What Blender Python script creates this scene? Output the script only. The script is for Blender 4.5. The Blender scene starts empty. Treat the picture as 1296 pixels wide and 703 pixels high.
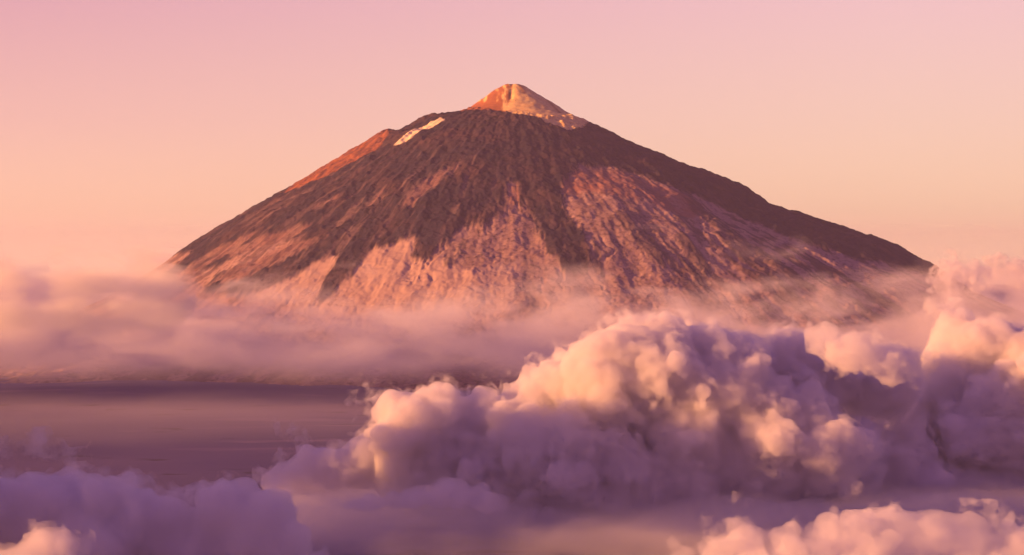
import bpy, math, numpy as np
from mathutils import Vector
import openvdb as vdb

S = bpy.context.scene
COL = S.collection

# ------------------------------------------------------------------ camera
CAM_Z = 1500.0
HFOV = math.radians(30.0)
K = 2 * math.tan(HFOV / 2) / 1296.0          # tangent per photo pixel
HOR = 340.0                                  # photo row of the true horizon
cam = bpy.data.cameras.new("camera")
camo = bpy.data.objects.new("camera", cam)
COL.objects.link(camo)
camo.location = (0, 0, CAM_Z)
camo.rotation_euler = (math.radians(90), 0, 0)
cam.sensor_width = 36
cam.angle = HFOV
cam.shift_y = -(351.5 - HOR) / 1296.0
cam.clip_start = 1.0
cam.clip_end = 400000.0
S.camera = camo

# ------------------------------------------------------------------ light
SUN_AZ, SUN_EL = math.radians(-107), math.radians(9.5)   # azimuth measured from the view axis (+Y) towards +X
sun = bpy.data.lights.new("sun", 'SUN')
suno = bpy.data.objects.new("sun", sun)
COL.objects.link(suno)
sdir = Vector((math.sin(SUN_AZ) * math.cos(SUN_EL), math.cos(SUN_AZ) * math.cos(SUN_EL), math.sin(SUN_EL)))
suno.rotation_euler = sdir.to_track_quat('Z', 'Y').to_euler()
suno.location = (0, 0, 6000)
sun.energy = 5.0
sun.angle = math.radians(0.6)
sun.color = (1.0, 0.42, 0.13)

W = bpy.data.worlds.new("World")
S.world = W
W.use_nodes = True
nt = W.node_tree
nt.nodes.clear()
out = nt.nodes.new("ShaderNodeOutputWorld")
tc = nt.nodes.new("ShaderNodeTexCoord")
sx = nt.nodes.new("ShaderNodeSeparateXYZ")
nt.links.new(tc.outputs["Generated"], sx.inputs[0])


def wramp(stops):
    r = nt.nodes.new("ShaderNodeValToRGB")
    e = r.color_ramp.elements
    while len(e) < len(stops):
        e.new(0.5)
    for i, (p, c) in enumerate(stops):
        e[i].position = p
        e[i].color = (*c, 1)
    nt.links.new(zr.outputs[0], r.inputs[0])
    return r


def lin(r, g, b):
    f = lambda v: ((v / 255 + 0.055) / 1.055) ** 2.4 if v > 10 else v / 255 / 12.92
    return (f(r), f(g), f(b))


def wpos(z):
    return (z + 0.1) / 1.1          # ramp position for a direction's height z, from -0.1 up to 1


def ramp_of(hor, lo, mid_, top):
    return wramp([(wpos(-0.06), lin(70, 50, 75)), (wpos(0.0), hor), (wpos(0.03), lo), (wpos(0.075), mid_), (wpos(0.14), top),
                  (wpos(0.35), lin(150, 95, 150)), (wpos(0.7), lin(92, 64, 130))])


zr = nt.nodes.new("ShaderNodeMapRange")
zr.inputs["From Min"].default_value = -0.1
zr.inputs["From Max"].default_value = 1.0
nt.links.new(sx.outputs["Z"], zr.inputs["Value"])
rl = ramp_of((1.25, .74, .45), lin(251, 199, 166), lin(235, 177, 168), lin(216, 153, 167))
rr = ramp_of((1.25, .74, .42), lin(248, 205, 168), lin(240, 196, 178), lin(234, 184, 188))
mr = nt.nodes.new("ShaderNodeMapRange")
mr.inputs["From Min"].default_value = -0.28
mr.inputs["From Max"].default_value = 0.2
nt.links.new(sx.outputs["X"], mr.inputs["Value"])
mx = nt.nodes.new("ShaderNodeMix")
mx.data_type = 'RGBA'
nt.links.new(mr.outputs[0], mx.inputs[0])
nt.links.new(rl.outputs[0], mx.inputs[6])
nt.links.new(rr.outputs[0], mx.inputs[7])
# the sky away from the sun is already dusky
dk = nt.nodes.new("ShaderNodeMapRange")
dk.inputs["From Min"].default_value = 0.32
dk.inputs["From Max"].default_value = 0.75
nt.links.new(sx.outputs["X"], dk.inputs["Value"])
mx2 = nt.nodes.new("ShaderNodeMix")
mx2.data_type = 'RGBA'
mx2.blend_type = 'MULTIPLY'
mx2.inputs[7].default_value = (0.45, 0.40, 0.60, 1)
nt.links.new(dk.outputs[0], mx2.inputs[0])
nt.links.new(mx.outputs[2], mx2.inputs[6])
dk2 = nt.nodes.new("ShaderNodeMapRange")
dk2.inputs["From Min"].default_value = 0.25
dk2.inputs["From Max"].default_value = -0.35
nt.links.new(sx.outputs["Y"], dk2.inputs["Value"])
mx3 = nt.nodes.new("ShaderNodeMix")
mx3.data_type = 'RGBA'
mx3.blend_type = 'MULTIPLY'
mx3.inputs[7].default_value = (0.70, 0.53, 0.90, 1)
nt.links.new(dk2.outputs[0], mx3.inputs[0])
nt.links.new(mx2.outputs[2], mx3.inputs[6])
mx = mx3
bg = nt.nodes.new("ShaderNodeBackground")
bg.inputs[1].default_value = 0.50
nt.links.new(mx.outputs[2], bg.inputs[0])
sky = nt.nodes.new("ShaderNodeTexSky")
sky.sky_type = 'NISHITA'
sky.sun_disc = False
sky.sun_elevation = SUN_EL
sky.sun_rotation = SUN_AZ
bg2 = nt.nodes.new("ShaderNodeBackground")
bg2.inputs[1].default_value = 0.01
nt.links.new(sky.outputs[0], bg2.inputs[0])
ad = nt.nodes.new("ShaderNodeAddShader")
nt.links.new(bg.outputs[0], ad.inputs[0])
nt.links.new(bg2.outputs[0], ad.inputs[1])
nt.links.new(ad.outputs[0], out.inputs[0])

S.view_settings.view_transform = 'Standard'
S.view_settings.look = 'None'
S.view_settings.gamma = 1
S.view_settings.use_curve_mapping = False
S.view_settings.exposure = 1.05
cy = S.cycles
cy.use_denoising = True
cy.denoiser = 'OPENIMAGEDENOISE'
cy.max_bounces = 12
cy.volume_bounces = 8
cy.diffuse_bounces = 2
cy.transparent_max_bounces = 48
cy.use_adaptive_sampling = True
cy.adaptive_threshold = 0.02
cy.sample_clamp_indirect = 4.0

# ------------------------------------------------------------------ helpers


def at(px, py, D):
    """world point seen at photo pixel (px, py), at distance D ahead"""
    return np.array([(px - 648) * K * D, D, CAM_Z + (HOR - py) * K * D])


def mesh(name, v, f, mat=None, parent=None, smooth=True):
    me = bpy.data.meshes.new(name)
    v = np.asarray(v, np.float32)
    f = np.asarray(f, np.int32)
    n = f.shape[1]
    me.vertices.add(len(v))
    me.vertices.foreach_set("co", v.ravel())
    me.loops.add(f.size)
    me.loops.foreach_set("vertex_index", f.ravel())
    me.polygons.add(len(f))
    me.polygons.foreach_set("loop_start", np.arange(0, f.size, n, dtype=np.int32))
    me.polygons.foreach_set("use_smooth", np.full(len(f), smooth))
    me.update(calc_edges=True)
    if mat:
        me.materials.append(mat)
    o = bpy.data.objects.new(name, me)
    COL.objects.link(o)
    if parent:
        o.parent = parent
    return o


def tag(o, label=None, category=None, group=None, kind=None):
    if label: o["label"] = label
    if category: o["category"] = category
    if group: o["group"] = group
    if kind: o["kind"] = kind
    return o


def attr(o, name, a):
    at_ = o.data.attributes.new(name, 'FLOAT', 'POINT')
    at_.data.foreach_set("value", np.asarray(a, np.float32))


def hash2(ix, iy, s):
    h = (ix.astype(np.int64) * 374761393 + iy.astype(np.int64) * 668265263 + s * 1442695041) & 0xffffffff
    h = ((h ^ (h >> 13)) * 1274126177) & 0xffffffff
    h = ((h ^ (h >> 16)) * 2246822519) & 0xffffffff
    return ((h ^ (h >> 15)) & 0xffffff) / float(0xffffff)


def vnoise(x, y, s=0):
    """smooth 2-D gradient noise, about -1..1"""
    x0, y0 = np.floor(x), np.floor(y)
    fx, fy = x - x0, y - y0
    u, v = fx * fx * fx * (fx * (fx * 6 - 15) + 10), fy * fy * fy * (fy * (fy * 6 - 15) + 10)
    r = 0
    for dx in (0, 1):
        for dy in (0, 1):
            a = hash2(x0 + dx, y0 + dy, s) * 2 * np.pi
            g = np.cos(a) * (fx - dx) + np.sin(a) * (fy - dy)
            r = r + g * (u if dx else 1 - u) * (v if dy else 1 - v)
    return r * 1.5


def fbm(x, y, s=0, o=4, ridged=False, gain=0.5):
    t, a, n = 0, 1.0, 0
    for i in range(o):
        w = vnoise(x * 2 ** i + 17.3 * i, y * 2 ** i + 5.1 * i, s + i)
        t = t + a * ((1 - 2 * np.abs(w)) if ridged else w)
        n += a
        a *= gain
    return t / n


def sstep(a, b, x):
    t = np.clip((x - a) / (b - a), 0, 1)
    return t * t * (3 - 2 * t)


def noise3(shape, cell, rng):
    """smooth 3-D value noise on a voxel grid"""
    n = [int(math.ceil(s / cell)) + 3 for s in shape]
    a = rng.random(n).astype(np.float32) * 2 - 1
    for ax in range(3):
        c = np.arange(shape[ax]) / cell
        i = c.astype(int)
        f = (c - i).astype(np.float32)
        f = f * f * (3 - 2 * f)
        sh = [1, 1, 1]
        sh[ax] = len(f)
        f = f.reshape(sh)
        a = np.take(a, i, axis=ax) * (1 - f) + np.take(a, i + 1, axis=ax) * f
    return a


# ------------------------------------------------------------------ the volcano: shape
PK = at(650, 105, 20000)
MX, MY = PK[0], PK[1]
KM = K * 20000
R_ = [(650, 105), (664, 109), (680, 119), (700, 131), (720, 144), (740, 155), (760, 164), (800, 185), (860, 209), (920, 231), (945, 244), (972, 262), (1050, 286), (1115, 306), (1150, 325), (1185, 345), (1230, 372), (1300, 402), (1400, 432), (1520, 448), (1700, 452)]
L_ = [(650, 105), (638, 108), (625, 115), (605, 129), (590, 140), (575, 145), (558, 148), (540, 149), (530, 153), (515, 163), (500, 170), (490, 169), (480, 172), (440, 196), (380, 231), (290, 285), (200, 345), (150, 375), (60, 415), (-40, 440), (-150, 450), (-300, 452)]
F_ = [(650, 105), (662, 108), (680, 122), (700, 137), (715, 146), (740, 152), (780, 172), (850, 213), (950, 271), (1020, 318), (1080, 360), (1130, 393), (1180, 420), (1240, 440), (1320, 449), (1500, 452)]
G0 = 600.0


def prof(pts, r):
    rr = np.array([abs(p[0] - 650) * KM for p in pts])
    zz = np.array([CAM_Z + (HOR - p[1]) * KM for p in pts])
    return np.interp(r, rr, zz)


def base_h(x, y):
    dx, dy = x - MX, y - MY
    r = np.hypot(dx, dy) + 1e-6
    c, s = dx / r, dy / r
    wr = np.clip(c, 0, 1) ** 2
    wl = np.clip(-c, 0, 1) ** 2
    wf = 1 - wr - wl
    return wr * prof(R_, r) + wl * prof(L_, r) + wf * prof(F_, r)


def to_plan(px, py):
    """plan position on the volcano's front face for a photo pixel (ray against the smooth cone)"""
    Y = np.arange(13000, 20800, 10.0)
    X = (px - 648) * K * Y
    Z = CAM_Z + (HOR - py) * K * Y
    h = base_h(X, Y)
    i = np.argmax(h >= Z)
    if h[i] < Z[i]:
        i = int(np.argmax(h - Z))
    return X[i], Y[i]


def poly_mask(x, y, pts):
    """inside test in plan coordinates for an outline given on the photo"""
    P = []
    n = len(pts)
    for i in range(n):
        (a, b), (c, d) = pts[i], pts[(i + 1) % n]
        m = max(1, int(math.hypot(c - a, d - b) / 12))
        for j in range(m):
            P.append(to_plan(a + (c - a) * j / m, b + (d - b) * j / m))
    ins = np.zeros(x.shape, bool)
    xs, ys = [p[0] for p in P], [p[1] for p in P]
    bb = (x > min(xs)) & (x < max(xs)) & (y > min(ys)) & (y < max(ys))
    X, Y = x[bb], y[bb]
    r = np.zeros(X.shape, bool)
    for i in range(len(P)):
        (x1, y1), (x2, y2) = P[i], P[(i + 1) % len(P)]
        if y1 == y2:
            continue
        r ^= ((y1 > Y) != (y2 > Y)) & (X < (x2 - x1) * (Y - y1) / (y2 - y1) + x1)
    ins[bb] = r
    return ins


def blur(a, n):
    for _ in range(n):
        a = (np.roll(a, 1, 0) + a * 2 + np.roll(a, -1, 0)) / 4
        a = (np.roll(a, 1, 1) + a * 2 + np.roll(a, -1, 1)) / 4
    return a


xs = np.arange(MX - 7200, MX + 8600, 11.0)
ys = np.concatenate([np.arange(MY - 6600, MY + 700, 11.0), np.arange(MY + 700, MY + 8000, 90.0)])
X, Y = np.meshgrid(xs, ys)
dx, dy = X - MX, Y - MY
r = np.hypot(dx, dy)
th = np.arctan2(dy, dx)
H = base_h(X, Y)
# gullies and ridges that run down the slope
wth = th * 9 + 0.35 * fbm(X / 900, Y / 900, 3, 3)
lr = np.log(r / 300 + 1)
amp = sstep(450, 2600, r) * sstep(7600, 4200, r)
fth = th * 9 + 0.12 * fbm(X / 700, Y / 700, 5, 2)
g1 = fbm(wth, lr * 1.1, 11, 3, ridged=True)
g2 = fbm(fth * 3.1, lr * 1.6, 21, 4, ridged=True, gain=0.6)
g3 = fbm(fth * 9.3, lr * 2.6, 31, 4, ridged=True, gain=0.65)
st = fbm(fth * 6, lr * 1.2, 35, 4, gain=0.7)
rough = fbm(X / 120, Y / 120, 41, 4)
big = fbm(X / 1400, Y / 1400, 51, 3)
side = 1 - 0.55 * sstep(0.75, 0.98, np.abs(dx) / (r + 1))          # calmer along the outline
mid = fbm(X / 420, Y / 420, 55, 4)
H = H + amp * side * (12 * (g1 - 0.3) + 3 * (g2 - 0.3) + 85 * big + 12 * mid + 16 * fbm(X / 300, Y / 300, 57, 4, ridged=True))
H = H + sstep(200, 1200, r) * (2.0 * (g3 - 0.3))

# scattered ravines of unequal depth, crags and low knolls
area = sstep(-0.1, 0.45, fbm(X / 900, Y / 900, 161, 3))
rv = fbm(fth * 1.15 + 1.1 * mid, lr * 1.6 + 0.5 * mid, 151, 4, ridged=True, gain=0.6)
H = H - amp * side * 30 * area * sstep(0.55, 1.0, rv)
crag = fbm((X + 90 * mid) / 230, (Y + 90 * mid) / 230, 163, 5, ridged=True, gain=0.6)
rib = fbm(fth * 2.1 + 0.6 * mid, lr * 2.6 + 0.3 * mid, 167, 4, gain=0.55)
H = H + amp * side * (8 * sstep(0.1, 0.9, crag) * (1 - 0.5 * area) + 15 * rib + 8 * fbm(X / 520, Y / 520, 165, 4))

# outlines of the flows, fans and caps (photo outline -> plan)
wx = X + 55 * fbm(X / 260, Y / 260, 61, 4)
wy = Y + 110 * fbm(X / 260, Y / 260, 67, 4)
edge = 0.9 * fbm(wth * 6, lr * 2.2, 63, 5, gain=0.75) + 0.5 * fbm(X / 110, Y / 150, 65, 4, gain=0.75)


def M(pts, b=1):
    return sstep(0.26, 0.74, blur(poly_mask(wx, wy, pts).astype(np.float32), 40) + 0.7 * edge * (1 if b < 5 else 1.5))



summit = poly_mask(X + 8 * rough, Y + 40 * rough, [(584, 143), (600, 141), (625, 142), (648, 146), (672, 147), (690, 156), (722, 167), (738, 163), (748, 157), (700, 122), (650, 90), (600, 122), (580, 138)])
summit |= (r < 330)
summit &= (r < 1150) & (dy < 500)
patch = poly_mask(X + 5 * rough, Y + 20 * rough, [(497, 189), (512, 177), (530, 166), (545, 157), (555, 153), (562, 153), (563, 156), (556, 160), (540, 168), (520, 179), (505, 187)])
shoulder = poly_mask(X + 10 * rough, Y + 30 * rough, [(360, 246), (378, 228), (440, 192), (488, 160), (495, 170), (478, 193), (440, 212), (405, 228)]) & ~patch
# dark lava apron with its tongues
dark = M([(190, 335), (285, 270), (375, 215), (430, 180), (490, 150), (560, 130), (640, 143), (740, 150), (800, 170), (870, 200), (935, 222), (1000, 255), (1120, 293), (1200, 340),
          (1180, 352), (1120, 340), (1050, 320), (985, 296), (920, 266), (870, 246), (820, 226), (770, 212), (730, 210), (712, 228),
          (712, 260), (740, 300), (752, 345), (715, 352), (690, 320), (676, 275), (655, 250), (655, 232), (645, 232), (640, 262), (620, 285), (604, 300), (595, 288), (575, 300), (545, 328), (535, 338), (518, 335), (530, 315), (512, 312),
          (470, 320), (440, 350), (420, 382), (396, 385), (412, 350), (438, 322), (400, 340), (340, 370), (310, 380), (250, 378), (270, 350), (330, 330), (400, 300), (350, 305), (250, 345), (205, 350), (250, 318)], 2)
streaks = [
    [(520, 270), (505, 272), (520, 252), (548, 228), (582, 209), (584, 213), (565, 232), (540, 252)],
    [(380, 272), (400, 262), (430, 248), (455, 240), (430, 256), (400, 270)],
    [(290, 318), (330, 298), (400, 280), (385, 292), (330, 315), (280, 330)],
    [(250, 372), (290, 345), (360, 312), (420, 302), (360, 330), (300, 360)],
    [(455, 270), (480, 245), (500, 232), (478, 262)],
    [(215, 355), (260, 325), (330, 290), (300, 315), (240, 350)]]
pale = np.zeros_like(H)
for s_ in streaks:
    pale = np.maximum(pale, M(s_))
pale = pale * np.clip(0.8 + 0.9 * fbm(wth * 5, lr * 3, 64, 4, gain=.7), 0.25, 1)
dark = dark * (1 - 0.75 * pale)
for s_ in [[(770, 280), (790, 275), (830, 310), (850, 345), (830, 340), (800, 310)],
           [(850, 300), (870, 300), (900, 350), (905, 380), (885, 365)],
           [(900, 300), (920, 300), (1000, 370), (1030, 395), (1000, 390), (950, 345)],
           [(860, 255), (880, 255), (960, 320), (1040, 370), (1020, 372), (930, 320)],
           [(745, 300), (758, 310), (765, 350), (752, 352)],
           [(590, 300), (600, 305), (575, 345), (560, 348)]]:
    dark = np.maximum(dark, 0.6 * M(s_))
fan = M([(330, 372), (400, 330), (445, 305), (445, 325), (425, 345), (450, 340), (490, 305), (520, 310), (545, 340), (600, 345), (660, 330), (650, 400), (560, 420), (420, 420), (360, 400)], 3)
fan = np.maximum(fan, 0.0) * (1 - dark)
thin = sstep(0.05, 0.40, fbm(fth * 2.2, lr * 2.0, 141, 4, gain=0.65) + 0.25 * fbm(X / 200, Y / 200, 143, 3)) * sstep(900, 2600, r) * (0.35 + 0.65 * sstep(-0.2, 0.5, -dx / (r + 1) + 0.15))
dark = dark * (1 - 0.42 * thin)
rust = M([(700, 222), (740, 212), (800, 222), (850, 240), (890, 262), (880, 285), (820, 262), (760, 250), (720, 250)], 6)
rust = np.maximum(rust, 0.8 * M([(640, 235), (655, 232), (660, 250), (645, 262)], 3))
rust = np.maximum(rust, 0.55 * pale) * np.clip(0.7 + 0.8 * fbm(X / 220, Y / 220, 66, 4, gain=.7), 0, 1)
# lava stands a little proud of the slope, with rough blocky tops
near = (r < 7000) & (dy < 600)
H = H + np.where(near, dark * (16 + 14 * fbm(X / 60, Y / 60, 71, 3) + 26 * fbm(X / 190 + wth, Y / 190, 73, 3) + 5 * fbm(wth * 6, lr * 9, 73, 2)), 0)
H = H + np.where(near & ~summit, 9 * rough + 4.0 * fbm(X / 34, Y / 34, 75, 2), 0)
# summit cone: a worn crater rim, a red gully on its left face
H = H + np.where(summit, 10 * fbm(th * 3, r / 90, 77, 3) * sstep(20, 160, r) + 3 * rough, 0)
H = H + 9 * np.exp(-((r - 70) / 30) ** 2) * (fbm(th * 2.2, r * 0 + 1.5, 79, 2) + 0.2) - 14 * np.exp(-(r / 55) ** 2)
H = H - 14 * np.exp(-((dx + 20 - (dy + 150) * 0.05) / 22) ** 2) * ((dy < -40) & (dy > -330))
# crag on the left shoulder
for (a, b, hh, ww) in [(490, 170, 22, 30), (537, 150, 24, 16), (529, 152, 14, 14)]:
    qx, qy = to_plan(a, b + 2)
    H = H + hh * np.exp(-(((X - qx) / ww) ** 2 + ((Y - qy) / (ww * 3)) ** 2))
H = H - 60 * sstep(G0 + 120, G0, H)

# ------------------------------------------------------------------ materials


def newmat(name):
    m = bpy.data.materials.new(name)
    m.use_nodes = True
    return m


def N(m, t, **kw):
    n = m.node_tree.nodes.new(t)
    for k_, v_ in kw.items():
        setattr(n, k_, v_)
    return n


def mixc(m, fac, a, b):
    n = N(m, "ShaderNodeMix", data_type='RGBA')
    for i, v_ in ((0, fac), (6, a), (7, b)):
        if isinstance(v_, bpy.types.NodeSocket):
            m.node_tree.links.new(v_, n.inputs[i])
        elif i == 0:
            n.inputs[0].default_value = v_
        else:
            n.inputs[i].default_value = (*v_, 1)
    return n.outputs[2]


def noise_fac(m, scale, lo, hi, detail=6, stretch=None, rough_=0.6):
    g = N(m, "ShaderNodeNewGeometry")
    mp = N(m, "ShaderNodeMapping")
    mp.inputs["Scale"].default_value = stretch or (1, 1, 1)
    m.node_tree.links.new(g.outputs["Position"], mp.inputs["Vector"])
    n = N(m, "ShaderNodeTexNoise")
    n.inputs["Scale"].default_value = scale
    n.inputs["Detail"].default_value = detail
    n.inputs["Roughness"].default_value = rough_
    m.node_tree.links.new(mp.outputs[0], n.inputs["Vector"])
    r_ = N(m, "ShaderNodeMapRange")
    r_.inputs["From Min"].default_value = lo
    r_.inputs["From Max"].default_value = hi
    m.node_tree.links.new(n.outputs[0], r_.inputs["Value"])
    return r_.outputs[0]


def A(m, name):
    n = N(m, "ShaderNodeAttribute", attribute_name=name)
    return n.outputs["Fac"]


rock = newmat("volcanic_rock")
gully = A(rock, "gully")
c = mixc(rock, noise_fac(rock, 0.006, 0.35, 0.7), (0.36, 0.22, 0.20), (0.26, 0.15, 0.15))
c = mixc(rock, gully, c, (0.42, 0.29, 0.26))
c = mixc(rock, noise_fac(rock, 0.022, 0.50, 0.66, rough_=0.7), c, (0.12, 0.07, 0.07))
c = mixc(rock, A(rock, "streak"), c, (0.085, 0.05, 0.065))
c = mixc(rock, A(rock, "rust"), c, (0.30, 0.125, 0.095))
c = mixc(rock, A(rock, "fan"), c, (0.48, 0.33, 0.29))
lava = mixc(rock, noise_fac(rock, 0.012, 0.35, 0.7), (0.015, 0.016, 0.038), (0.032, 0.027, 0.052))
lava = mixc(rock, noise_fac(rock, 0.05, 0.55, 0.75), lava, (0.10, 0.068, 0.08))
lava = mixc(rock, noise_fac(rock, 0.0022, 0.48, 0.66, rough_=0.65), lava, (0.075, 0.043, 0.052))
lava = mixc(rock, noise_fac(rock, 0.016, 0.52, 0.62, rough_=0.7), lava, (0.018, 0.014, 0.022))
c = mixc(rock, A(rock, "dark"), c, lava)
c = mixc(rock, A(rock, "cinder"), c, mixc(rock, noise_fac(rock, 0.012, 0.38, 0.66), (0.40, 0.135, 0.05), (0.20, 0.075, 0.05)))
c = mixc(rock, A(rock, "cream"), c, (0.88, 0.72, 0.46))
cap = mixc(rock, noise_fac(rock, 0.02, 0.35, 0.65, rough_=0.7), (0.95, 0.72, 0.30), (0.78, 0.48, 0.18))
cap = mixc(rock, noise_fac(rock, 0.035, 0.58, 0.72, rough_=0.7), cap, (0.25, 0.12, 0.07))
cap = mixc(rock, A(rock, "red"), cap, (0.36, 0.13, 0.05))
c = mixc(rock, A(rock, "ochre"), c, cap)
b = rock.node_tree.nodes["Principled BSDF"]
b.inputs["Roughness"].default_value = 0.95
b.inputs["Specular IOR Level"].default_value = 0.15
rock.node_tree.links.new(c, b.inputs["Base Color"])


# ------------------------------------------------------------------ the volcano: meshes
ny, nx = X.shape
idx = np.arange(ny * nx).reshape(ny, nx)
quads = np.stack([idx[:-1, :-1], idx[:-1, 1:], idx[1:, 1:], idx[1:, :-1]], -1).reshape(-1, 4)
V = np.stack([X, Y, H], -1).reshape(-1, 3)
gy, gx = np.gradient(H, ys, xs)
NRM = np.stack([-gx, -gy, np.ones_like(H)], -1)
NRM /= np.linalg.norm(NRM, axis=-1, keepdims=True)
NRM = NRM.reshape(-1, 3)


def cellmask(mk):
    return (mk[:-1, :-1] & mk[1:, 1:]).ravel()


cs, cp, ch = cellmask(summit), cellmask(patch), cellmask(shoulder)
cp &= ~cs
ch &= ~(cs | cp)
low = ((H[:-1, :-1] < G0 - 52) & (H[1:, 1:] < G0 - 52)).ravel()


def take(name, sel, mat, parent=None, attrs=()):
    f = quads[sel]
    u, inv = np.unique(f.ravel(), return_inverse=True)
    o = mesh(name, V[u], inv.reshape(-1, 4), mat, parent)
    for an, arr in attrs:
        attr(o, an, arr.ravel()[u])
    o.data.normals_split_custom_set_from_vertices(NRM[u].tolist())
    return o


gul = np.clip(0.45 + 0.55 * st + 0.6 * fbm(X / 200, Y / 200, 87, 5, gain=.65), 0, 1)
st2 = fbm(fth * 1.7, lr * 0.8, 135, 4, gain=0.62) + 0.3 * fbm(X / 160, Y / 160, 137, 4)
strk = 0.95 * sstep(0.0, 0.16, st2) * (0.30 + 0.70 * sstep(600, 2200, dx) + 0.4 * sstep(-800, -2500, dx))
strk = np.clip(strk, 0, 1)
red = sstep(14, -14, dx + 18 - (dy + 150) * 0.12 + 22 * rough) * sstep(0.35, -0.05, fbm(dx / 60, (H - PK[2]) / 120, 83, 3) - 0.3 * sstep(60, 160, -dx) * sstep(-150, -260, H - PK[2]))
red = np.maximum(red, 0.8 * np.exp(-((dx - 75 + (dy + 120) * 0.4) / 22) ** 2) * (r < 240))
red = np.maximum(red, 0.7 * np.exp(-((dx - 330 + (dy + 60) * 0.5) / 30) ** 2) * (r < 620) * (r > 240))
fz = 0.9 * fbm(X / 40, Y / 40, 88, 3, gain=.7)
soften = lambda mk, n, k_: np.clip(sstep(0.3, 0.7, blur(mk.astype(np.float32), n) + k_ * fz), 0, 1)
AT = [("dark", np.clip(dark, 0, 1)), ("fan", np.clip(fan, 0, 1) * 0.8), ("rust", np.clip(rust, 0, 1) * 0.85), ("gully", gul), ("streak", strk),
      ("red", np.clip(red, 0, 1)), ("ochre", soften(summit, 8, 0.6)), ("cream", soften(patch, 2, 0.10)),
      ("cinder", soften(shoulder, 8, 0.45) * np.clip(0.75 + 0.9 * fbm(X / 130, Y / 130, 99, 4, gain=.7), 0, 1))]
volcano = take("volcano", ~(cs | cp | ch | low), rock, None, AT)
tag(volcano, "broad dark lava volcano rising out of the mist, ochre summit cone on top", "volcano", None, "structure")
take("summit_cone", cs, rock, volcano, AT)["label"] = "small ochre and rust cone capping the volcano"
take("scree_patch", cp, rock, volcano, AT)["label"] = "bright cream streak below the left shoulder"
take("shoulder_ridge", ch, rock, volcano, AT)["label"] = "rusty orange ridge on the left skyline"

# ------------------------------------------------------------------ ground
gm = newmat("lowland")
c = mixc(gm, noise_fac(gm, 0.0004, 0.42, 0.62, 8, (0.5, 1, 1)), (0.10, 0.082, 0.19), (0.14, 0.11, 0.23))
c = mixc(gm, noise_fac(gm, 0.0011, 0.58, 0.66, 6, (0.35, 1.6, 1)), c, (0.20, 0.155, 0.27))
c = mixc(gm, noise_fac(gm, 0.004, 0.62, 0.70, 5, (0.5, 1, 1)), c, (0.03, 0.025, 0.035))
b = gm.node_tree.nodes["Principled BSDF"]
b.inputs["Roughness"].default_value = 0.9
b.inputs["Specular IOR Level"].default_value = 0.2
gm.node_tree.links.new(c, b.inputs["Base Color"])
gx_ = np.concatenate([np.linspace(-90000, -16000, 16), np.arange(-15000, 15001, 200.0), np.linspace(16000, 90000, 16)])
gy_ = np.concatenate([np.linspace(-30000, 500, 8), np.arange(1000, 45000, 200.0), np.linspace(46000, 110000, 16)])
GX, GY = np.meshgrid(gx_, gy_)
GH = 110 * np.clip(fbm(GX / 5200, GY / 3000, 91, 5), 0, 1) + 30 * fbm(GX / 1300, GY / 1300, 95, 4)
GH *= sstep(60000, 30000, GY)
dm = np.hypot(GX - MX, GY - MY)
GH = GH * 0.7 - 25 + G0
gi = np.arange(GX.size).reshape(GX.shape)
gq = np.stack([gi[:-1, :-1], gi[:-1, 1:], gi[1:, 1:], gi[1:, :-1]], -1).reshape(-1, 4)
g = mesh("ground", np.stack([GX, GY, GH], -1).reshape(-1, 3), gq, gm)
tag(g, "purple lowland plain seen far below between the clouds", "ground", None, "structure")

# ------------------------------------------------------------------ clouds


def cloud_mat(name, dens, color=(1, 1, 1), aniso=0.0, skin=0.0):
    m = newmat(name)
    t = m.node_tree
    t.nodes.remove(t.nodes["Principled BSDF"])
    o = t.nodes["Material Output"]
    v = N(m, "ShaderNodeVolumePrincipled")
    v.inputs["Color"].default_value = (*color, 1)
    v.inputs["Density"].default_value = dens
    v.inputs["Anisotropy"].default_value = aniso
    t.links.new(v.outputs[0], o.inputs["Volume"])
    if skin > 0:
        tr = N(m, "ShaderNodeBsdfTransparent")
        df = N(m, "ShaderNodeBsdfTranslucent")
        df.inputs[0].default_value = (0.9, 0.85, 0.85, 1)
        mx_ = N(m, "ShaderNodeMixShader")
        mx_.inputs[0].default_value = skin
        t.links.new(tr.outputs[0], mx_.inputs[1])
        t.links.new(df.outputs[0], mx_.inputs[2])
        t.links.new(mx_.outputs[0], o.inputs["Surface"])
    return m


def wisp_mat(name, dens, scale=0.013, lo=0.50, hi=0.66, color=None, step=0.17):
    m = newmat(name)
    t = m.node_tree
    t.nodes.remove(t.nodes["Principled BSDF"])
    f = noise_fac(m, scale, lo, hi, detail=4, rough_=0.62)
    k_ = N(m, "ShaderNodeMath", operation='MULTIPLY')
    t.links.new(f, k_.inputs[0])
    k_.inputs[1].default_value = dens
    v = N(m, "ShaderNodeVolumePrincipled")
    v.inputs["Color"].default_value = (*(color or CC), 1)
    t.links.new(k_.outputs[0], v.inputs["Density"])
    t.links.new(v.outputs[0], t.nodes["Material Output"].inputs["Volume"])
    m.cycles.volume_step_rate = step
    return m


def one_piece(pts, qd):
    """keep the largest connected piece of a mesh, and any piece at least a tenth of it"""
    qd = np.asarray(qd, np.int64)
    lab = np.arange(len(pts))
    while True:
        m_ = lab[qd].min(1)
        new = lab.copy()
        for k_ in range(4):
            np.minimum.at(new, qd[:, k_], m_)
        new = new[new]
        if (new == lab).all():
            break
        lab = new
    fl = lab[qd[:, 0]]
    u, cnt = np.unique(fl, return_counts=True)
    sel = fl == u[np.argmax(cnt)]
    q = qd[sel]
    uq, inv = np.unique(q.ravel(), return_inverse=True)
    return np.asarray(pts)[uq], inv.reshape(-1, 4)


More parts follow.
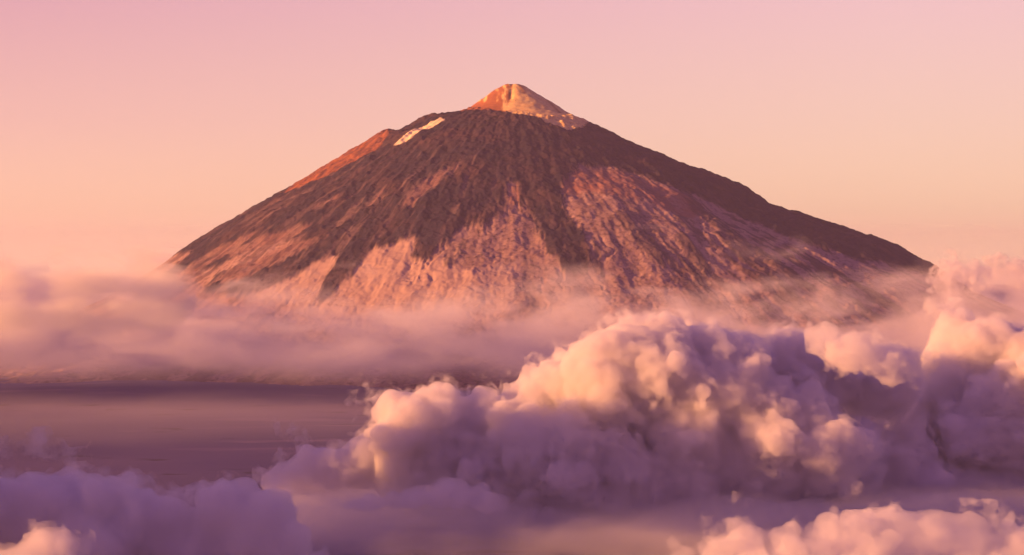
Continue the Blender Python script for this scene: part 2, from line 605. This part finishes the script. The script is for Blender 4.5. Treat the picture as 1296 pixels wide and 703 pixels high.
def cumulus(name, D, blobs, mat, label, voxel=14.0, seed=1, levels=2, kids=(18, 9), shrink=(0.45, 0.45), rag=0.8, squash=0.9,
            depth=0.4, group="clouds around the volcano", kind=None, floor=None, smooth_k=1.1, fringe=True, drop=0.0):
    """blobs: (px, py, radius in photo pixels[, depth offset m]) -> one billowing closed cloud mesh"""
    rng = np.random.default_rng(seed)
    gen = []
    for bl in blobs:
        px, py, rp = bl[:3]
        py += drop
        off = bl[3] if len(bl) > 3 else rng.uniform(-1, 1) * rp * K * D * depth
        s_ = (D + off) / D
        gen.append((at(px, py, D) * [s_, s_, 1] + [0, 0, (HOR - py) * K * off], rp * K * D))
    spheres = list(gen)
    cur = gen
    for lv in range(levels):
        nxt = []
        for c_, r_ in cur:
            for j in range(kids[lv]):
                d = rng.normal(size=3)
                d /= np.linalg.norm(d)
                if d[2] < -0.35:
                    d[2] *= -1
                rr = r_ * shrink[lv] * (0.45 + 1.1 * rng.random() ** 1.6)
                q = c_ + d * (r_ - rr * 0.25) * [1, 1, squash]
                nxt.append((q, rr))
        spheres += nxt
        cur = nxt
    P = np.array([s_[0] for s_ in spheres])
    Rr = np.array([s_[1] for s_ in spheres])
    pad = voxel * 5
    lo = (P - Rr[:, None]).min(0) - pad
    hi = (P + Rr[:, None]).max(0) + pad
    n = np.ceil((hi - lo) / voxel).astype(int)
    sd = np.full(n, voxel * 8, np.float32)
    for p, r_ in zip(P, Rr):
        a = np.maximum(((p - r_ - pad - lo) / voxel).astype(int), 0)
        b_ = np.minimum(((p + r_ + pad - lo) / voxel).astype(int) + 1, n)
        gx1 = (lo[0] + np.arange(a[0], b_[0]) * voxel - p[0]) ** 2
        gy1 = (lo[1] + np.arange(a[1], b_[1]) * voxel - p[1]) ** 2
        gz1 = ((lo[2] + np.arange(a[2], b_[2]) * voxel - p[2]) / squash) ** 2
        d = np.sqrt(gx1[:, None, None] + gy1[None, :, None] + gz1[None, None, :]) - r_
        sub = sd[a[0]:b_[0], a[1]:b_[1], a[2]:b_[2]]
        k_ = smooth_k * r_ * 0.3
        h_ = np.clip(0.5 + 0.5 * (sub - d) / k_, 0, 1)
        sd[a[0]:b_[0], a[1]:b_[1], a[2]:b_[2]] = sub * (1 - h_) + d * h_ - k_ * h_ * (1 - h_)
    if floor is not None:                       # ragged cloud base
        zf = (lo[2] + np.arange(n[2]) * voxel)[None, None, :]
        fl = floor + 9 * voxel * noise3((n[0], n[1], 1), 16, rng) + 5 * voxel * noise3((n[0], n[1], 1), 6, rng)
        sd = np.maximum(sd, fl - zf)
    sd += rag * 4.5 * voxel * noise3(sd.shape, 24, rng)
    for cell, am in ((22, 4.5), (12, 4.4), (6.1, 3.0), (3.1, 1.7)):       # rounded lumps parted by creases
        sd -= rag * am * voxel * (np.abs(noise3(sd.shape, cell, rng)) - 0.3)
    for ax in range(3):
        e = [slice(None)] * 3
        e[ax] = 0
        sd[tuple(e)] = voxel * 8
        e[ax] = -1
        sd[tuple(e)] = voxel * 8
    gr = vdb.FloatGrid(background=float(voxel * 8))
    gr.copyFromArray(np.ascontiguousarray(sd))
    pts, qd = one_piece(*gr.convertToQuads(0.0))
    o = mesh(name, pts * voxel + lo, np.asarray(qd, np.int64), mat)
    tag(o, label, "mist" if kind else "cloud", group, kind)
    if fringe:
        gr = vdb.FloatGrid(background=float(voxel * 8))
        sf = sd + voxel * 4.0 * noise3(sd.shape, 9, rng) + voxel * 2.6 * noise3(sd.shape, 4, rng) + voxel * 1.3 * noise3(sd.shape, 2.2, rng)
        if floor is not None:
            sf = np.maximum(sf, fl - zf + voxel * 2.3)
        for ax in range(3):
            e = [slice(None)] * 3
            e[ax] = 0
            sf[tuple(e)] = voxel * 8
            e[ax] = -1
            sf[tuple(e)] = voxel * 8
        gr.copyFromArray(np.ascontiguousarray(sf))
        pts, qd = one_piece(*gr.convertToQuads(voxel * 2.3))
        mesh("wispy_edge", pts * voxel + lo, np.asarray(qd, np.int64), wisp, o)
    return o


CC = (0.982, 0.955, 0.978)
dense = cloud_mat("cloud_dense", 1 / 34.0, CC, skin=0.04)
medium = cloud_mat("cloud_medium", 1 / 60.0, CC, skin=0.03)
glow = cloud_mat("cloud_glow", 1 / 480.0, (0.992, 0.97, 0.95))
soft = cloud_mat("cloud_soft", 1 / 260.0, CC, skin=0.015)
wisp = wisp_mat("cloud_wisp", 1 / 45.0)
veil = cloud_mat("mist_veil", 1 / 450.0, CC)
veil_thin = cloud_mat("mist_thin", 1 / 1500.0, CC)

cumulus("cloud", 6500, [
    (520, 535, 36), (560, 518, 34), (600, 513, 30), (640, 513, 34), (505, 565, 34), (550, 560, 40), (600, 560, 48),
    (340, 592, 8), (352, 590, 10), (368, 588, 12), (385, 586, 14), (404, 583, 16), (425, 580, 19), (446, 578, 20), (468, 576, 22), (505, 590, 30),
    (650, 560, 55), (700, 560, 70), (680, 482, 36), (703, 466, 26), (738, 437, 17), (735, 475, 38), (765, 500, 58),
    (800, 452, 46), (822, 425, 32), (850, 415, 22), (845, 475, 66), (900, 445, 36), (880, 430, 36, 260), (915, 448, 42, 380), (930, 475, 48), (880, 545, 75),  # two hidden lumps behind the crest, added to shade the right-hand cloud
    (780, 575, 75), (820, 600, 60), (950, 545, 70), (1015, 512, 30), (1000, 565, 60), (960, 446, 27, 120), (1005, 446, 34, 200),
    (1050, 466, 42, 280), (1108, 480, 44, 330), (1070, 575, 60, 220), (1135, 580, 50, 300)],
    dense, "largest billowing cloud, peach-lit crown over a purple base, in front of the volcano's foot", voxel=8, seed=3, floor=640, drop=17)
cumulus("cloud", 7100, [
    (1235, 452, 46), (1215, 480, 48), (1275, 460, 50), (1250, 530, 75), (1310, 500, 70), (1300, 590, 80), (1190, 540, 50), (1210, 600, 60), (1350, 520, 90), (1330, 430, 30), (1240, 640, 50), (1150, 620, 45), (1320, 660, 60)],
    dense, "tall cloud at the right edge, mostly in grey-lilac shade", voxel=9, seed=5, floor=640, drop=16)
cumulus("cloud", 6180, [(1042, 430, 17), (1050, 444, 14), (1036, 442, 12)], medium,
    "small round orange puff just left of the elongated bright orange cloud", voxel=5, seed=7, fringe=False)
cumulus("cloud", 6130, [(1075, 455, 20), (1085, 440, 13), (1100, 458, 20), (1128, 462, 23), (1152, 464, 20), (1172, 452, 10), (1186, 443, 8)], medium,
    "bright orange elongated cloud beside the tall shaded cloud", voxel=5, seed=8)
cumulus("cloud", 3600, [
    (868, 722, 22), (905, 712, 28), (950, 704, 28), (1000, 706, 32), (1045, 700, 32), (1085, 694, 32), (1128, 680, 24), (1150, 700, 32),
    (1178, 676, 15), (1205, 702, 28), (1240, 712, 30), (1232, 680, 10), (1275, 722, 28), (1100, 750, 50), (990, 760, 50), (1200, 765, 50)],
    medium, "ragged orange-lit cloud along the bottom edge, below the dark base of the largest cloud", voxel=5.5, seed=9, rag=1.2, kids=(16, 10))
cumulus("cloud", 4200, [
    (-150, 665, 60), (-240, 640, 80), (-330, 622, 90, -220), (-420, 650, 105, -300), (-120, 700, 70),  # unseen lumps left of view, put in to cast shade on this bank
    (-20, 650, 48), (30, 645, 42), (85, 640, 38), (130, 640, 38), (165, 655, 44), (205, 680, 44), (250, 690, 40), (100, 700, 70), (190, 730, 60),
    (292, 642, 36), (322, 665, 42), (350, 700, 42), (395, 710, 24), (430, 715, 16), (290, 740, 60), (20, 720, 60)],
    dense, "wide mauve-pink cloud bank across the bottom left corner, rounded head near its right end", voxel=6.5, seed=11, rag=0.6, drop=12)
cumulus("cloud", 3800, [(45, 705, 26), (75, 700, 24), (20, 720, 30), (95, 718, 20)], medium,
    "small rounded puff in the bottom left corner, in front of the wide cloud bank", voxel=5, seed=12)
cumulus("cloud", 6000, [(432, 641, 7), (442, 640, 9), (455, 639, 11), (468, 638, 12), (482, 638, 12), (496, 638, 13), (512, 636, 14), (528, 634, 15), (545, 631, 17), (562, 629, 17), (580, 630, 18), (600, 634, 18), (620, 640, 18)], medium,
    "flat pale wisp under the left end of the largest cloud", voxel=6, seed=13, squash=0.6, fringe=False)
cumulus("cloud", 5500, [(-290, 440, 70), (-300, 452, 80, -450), (-310, 500, 90, -900), (-320, 470, 100, 600), (-330, 480, 110, 1300), (-320, 500, 120, 2100), (-270, 500, 75), (-330, 470, 95), (-300, 580, 100), (-180, 570, 60), (-110, 590, 34), (-60, 583, 20), (-30, 578, 13), (-200, 480, 40), (-400, 520, 110), (-8, 576, 10), (4, 574, 9), (16, 573, 9), (28, 572, 9), (40, 571, 9), (52, 570, 9), (64, 570, 8), (76, 572, 7), (88, 574, 6), (98, 576, 5)], medium,  # unseen lumps past the left edge, added to shade largest cloud and plain
    "thin pale cloud tongue at the left edge, its unseen mass added for shade", voxel=9, seed=14, squash=0.8)
cumulus("cloud", 9000, [(485, 523, 9), (492, 536, 10), (478, 533, 7), (470, 548, 7)], medium,
    "tiny lilac puff off the upper left of the largest cloud", voxel=6, seed=15, fringe=False)
# beside and behind the flanks
cumulus("cloud", 15000, [(1195, 352, 14), (1212, 346, 18), (1232, 350, 15), (1205, 362, 16)], soft,
    "orange puff touching the volcano's right skyline end", voxel=12, seed=16)
cumulus("cloud", 15600, [(1258, 332, 9), (1262, 345, 14), (1285, 340, 12), (1300, 350, 18)], soft,
    "faint orange puffs near the right edge at horizon height", voxel=12, seed=17)
LATE = []
LATE.append(lambda: cumulus("cloud", 11600, [(40, 355, 48), (85, 345, 50), (115, 345, 48), (145, 345, 44), (172, 350, 44), (205, 372, 40), (175, 395, 44), (100, 375, 50), (60, 385, 50), (130, 375, 44), (75, 410, 40), (155, 325, 32), (50, 430, 44), (100, 435, 44), (150, 425, 40), (10, 400, 44)],
    mist_mat("cloud_glow", 1 / 220.0, zpx(350, 12000), zpx(292, 12000), 0.0042, thr=0.68, gain=0.30, seed=900.0, fade=(zpx(440, 12000), zpx(385, 12000)), color=(1.0, 0.975, 0.93)),
    "glowing golden cloud beside the volcano's left foot", voxel=18, seed=18, smooth_k=2.0, fringe=False, rag=0.4))
LATE.append(lambda: cumulus("cloud", 13600, [(0, 350, 44), (-15, 380, 60), (26, 375, 40), (15, 400, 44), (-20, 420, 50), (20, 440, 50)],
    mist_mat("cloud_grey", 1 / 260.0, zpx(370, 13600), zpx(300, 13600), 0.0034, thr=0.62, gain=0.30, seed=1900.0, fade=(zpx(450, 13600), zpx(400, 13600))),
    "dull grey-lilac cloud at the left edge, beside the golden one", voxel=18, seed=19, smooth_k=2.0, fringe=False, rag=0.4))
LATE.append(lambda: cumulus("cloud", 24000, [(185, 318, 26), (220, 322, 28), (245, 335, 28), (200, 340, 32)],
    mist_mat("cloud_veil", 1 / 700.0, zpx(330, 24000), zpx(290, 24000), 0.0022, thr=0.62, gain=0.30, seed=2900.0),
    "faint grey veil against the sky just left of the volcano's skyline", voxel=28, seed=20, smooth_k=2.0, fringe=False, rag=0.4))

MG = "mist banks round the volcano's foot"


def mist_mat(name, dens, z_lo, z_top, scale, thr=0.64, stretch=(0.6, 0.6, 1.5), soft_=0.19, seed=0.0, fade=None, lift=0.0, gain=0.29, color=(0.955, 0.915, 0.965)):
    """mist whose density thins upward and breaks into wisps"""
    m = newmat(name)
    t = m.node_tree
    t.nodes.remove(t.nodes["Principled BSDF"])
    g_ = N(m, "ShaderNodeNewGeometry")
    sp = N(m, "ShaderNodeSeparateXYZ")
    t.links.new(g_.outputs["Position"], sp.inputs[0])
    mp = N(m, "ShaderNodeMapping")
    mp.inputs["Scale"].default_value = stretch
    mp.inputs["Location"].default_value = (seed, seed * 1.7, 0)
    t.links.new(g_.outputs["Position"], mp.inputs[0])
    n = N(m, "ShaderNodeTexNoise")
    n.inputs["Scale"].default_value = scale
    n.inputs["Detail"].default_value = 5
    n.inputs["Roughness"].default_value = 0.55
    n.inputs["Distortion"].default_value = 0.4
    t.links.new(mp.outputs[0], n.inputs["Vector"])
    zsock = sp.outputs["Z"]
    if lift:                                             # the bank stands higher at both ends
        ab = N(m, "ShaderNodeMath", operation='SUBTRACT')
        t.links.new(sp.outputs["X"], ab.inputs[0])
        ab.inputs[1].default_value = 260.0
        ab2 = N(m, "ShaderNodeMath", operation='ABSOLUTE')
        t.links.new(ab.outputs[0], ab2.inputs[0])
        lr_ = N(m, "ShaderNodeMapRange", interpolation_type='SMOOTHSTEP')
        lr_.inputs["From Min"].default_value = 1400.0
        lr_.inputs["From Max"].default_value = 4300.0
        lr_.inputs["To Max"].default_value = lift
        t.links.new(ab2.outputs[0], lr_.inputs["Value"])
        sb = N(m, "ShaderNodeMath", operation='SUBTRACT')
        t.links.new(zsock, sb.inputs[0])
        t.links.new(lr_.outputs[0], sb.inputs[1])
        zsock = sb.outputs[0]
    hgt = N(m, "ShaderNodeMapRange", clamp=True)         # 0 at the top, 1 deep in the bank
    hgt.inputs["From Min"].default_value = z_top
    hgt.inputs["From Max"].default_value = z_lo
    t.links.new(zsock, hgt.inputs["Value"])
    # threshold falls with depth, so the crown is wispy and the body closed
    ad_ = N(m, "ShaderNodeMath", operation='MULTIPLY_ADD')
    t.links.new(hgt.outputs[0], ad_.inputs[0])
    ad_.inputs[1].default_value = gain
    t.links.new(n.outputs[0], ad_.inputs[2])
    rg = N(m, "ShaderNodeMapRange", interpolation_type='SMOOTHSTEP')
    rg.inputs["From Min"].default_value = thr
    rg.inputs["From Max"].default_value = thr + soft_
    rg.inputs["To Max"].default_value = dens
    t.links.new(ad_.outputs[0], rg.inputs["Value"])
    v = N(m, "ShaderNodeVolumePrincipled")
    v.inputs["Color"].default_value = (*color, 1)
    dsock = rg.outputs[0]
    if fade:                                             # open air again underneath
        lo_ = N(m, "ShaderNodeMapRange", interpolation_type='SMOOTHSTEP')
        lo_.inputs["From Min"].default_value, lo_.inputs["From Max"].default_value = fade
        t.links.new(sp.outputs["Z"], lo_.inputs["Value"])
        ml = N(m, "ShaderNodeMath", operation='MULTIPLY')
        t.links.new(dsock, ml.inputs[0])
        t.links.new(lo_.outputs[0], ml.inputs[1])
        dsock = ml.outputs[0]
    t.links.new(dsock, v.inputs["Density"])
    t.links.new(v.outputs[0], t.nodes["Material Output"].inputs["Volume"])
    return m


def bank(label, x0, x1, y0, y1, z0, z1, mat, seed):
    """closed bank of mist with an uneven top and rounded ends, filled by its own density"""
    nu, nv = 60, 14
    u, v = np.meshgrid(np.linspace(0, 1, nu), np.linspace(0, 1, nv))
    xx, yy = x0 + (x1 - x0) * u, y0 + (y1 - y0) * v
    yy = yy + 520 * fbm(xx / 1300, yy * 0 + seed, seed, 4)
    e = np.clip(np.minimum(np.minimum(u, 1 - u) * 12, np.minimum(v, 1 - v) * 5), 0, 1)
    e = np.sqrt(1 - (1 - e) ** 2) * 0.97 + 0.03
    zt = z0 + (z1 - z0) * e * (1 + 0.06 * fbm(xx / 900, yy / 900, seed, 3))
    zb = z0 - 4 + 0 * xx
    Vt = np.stack([xx, yy, zt], -1).reshape(-1, 3)
    Vb = np.stack([xx, yy, zb], -1).reshape(-1, 3)
    id_ = np.arange(nu * nv).reshape(nv, nu)
    q = np.stack([id_[:-1, :-1], id_[:-1, 1:], id_[1:, 1:], id_[1:, :-1]], -1).reshape(-1, 4)
    f = [q, q[:, ::-1] + nu * nv]
    rim = np.concatenate([id_[0, :], id_[1:, -1], id_[-1, -2::-1], id_[-2:0:-1, 0]])
    nx_ = np.roll(rim, -1)
    f.append(np.stack([rim + nu * nv, nx_ + nu * nv, nx_, rim], -1))
    o = mesh("mist", np.concatenate([Vt, Vb]), np.concatenate(f), mat, smooth=False)
    return tag(o, label, "mist", MG, "stuff")


def zpx(py, D):
    return CAM_Z + (HOR - py) * K * D


bank("lilac mist bank closing off the volcano's foot", -7500, 7500, 12300, 15200, zpx(484, 13000), zpx(290, 14500),
     mist_mat("mist_bank", 1 / 520.0, zpx(458, 13500), zpx(326, 14500), 0.0026, lift=210.0, fade=(zpx(482, 13700), zpx(436, 13700))), 201)
bank("mist lying behind the ends of both flanks along the horizon", -15000, 15000, 19500, 24000, G0 + 60, zpx(295, 21000),
     mist_mat("mist_flank", 1 / 900.0, zpx(400, 20000), zpx(305, 21000), 0.0014, seed=3000.0), 202)
bank("thin low veils of mist drifting over the purple plain", -6500, 1500, 9300, 12600, G0 + 8, G0 + 260,
     mist_mat("mist_plain", 1 / 7000.0, G0 + 60, G0 + 240, 0.0013, thr=0.66, stretch=(0.5, 1.2, 1.5), seed=5100.0, color=(0.90, 0.85, 0.97)), 204)

bank("dusky mist pooled beneath the largest cloud, over the dark ground", -900, 2600, 5750, 7300, G0 + 8, 860,
     mist_mat("mist_murk", 1 / 380.0, 700, 850, 0.0030, thr=0.62, seed=7000.0, color=CC), 203)

for f_ in LATE:
    f_()

# ------------------------------------------------------------------ air
hz = newmat("evening_haze")
hz.node_tree.nodes.remove(hz.node_tree.nodes["Principled BSDF"])
hv = N(hz, "ShaderNodeVolumePrincipled")
hv.inputs["Color"].default_value = (0.92, 0.80, 1.0, 1)
hv.inputs["Density"].default_value = 0.8e-5
hv.inputs["Anisotropy"].default_value = 0.2
hz.node_tree.links.new(hv.outputs[0], hz.node_tree.nodes["Material Output"].inputs["Volume"])
x0, x1, y0, y1, z0, z1 = -91000, 91000, -31000, 111000, 480, 3700
hb = mesh("haze", [(x0, y0, z0), (x1, y0, z0), (x1, y1, z0), (x0, y1, z0), (x0, y0, z1), (x1, y0, z1), (x1, y1, z1), (x0, y1, z1)],
          [(0, 3, 2, 1), (4, 5, 6, 7), (0, 1, 5, 4), (1, 2, 6, 5), (2, 3, 7, 6), (3, 0, 4, 7)], hz, smooth=False)
tag(hb, "thin pink evening haze filling the air", kind="stuff")
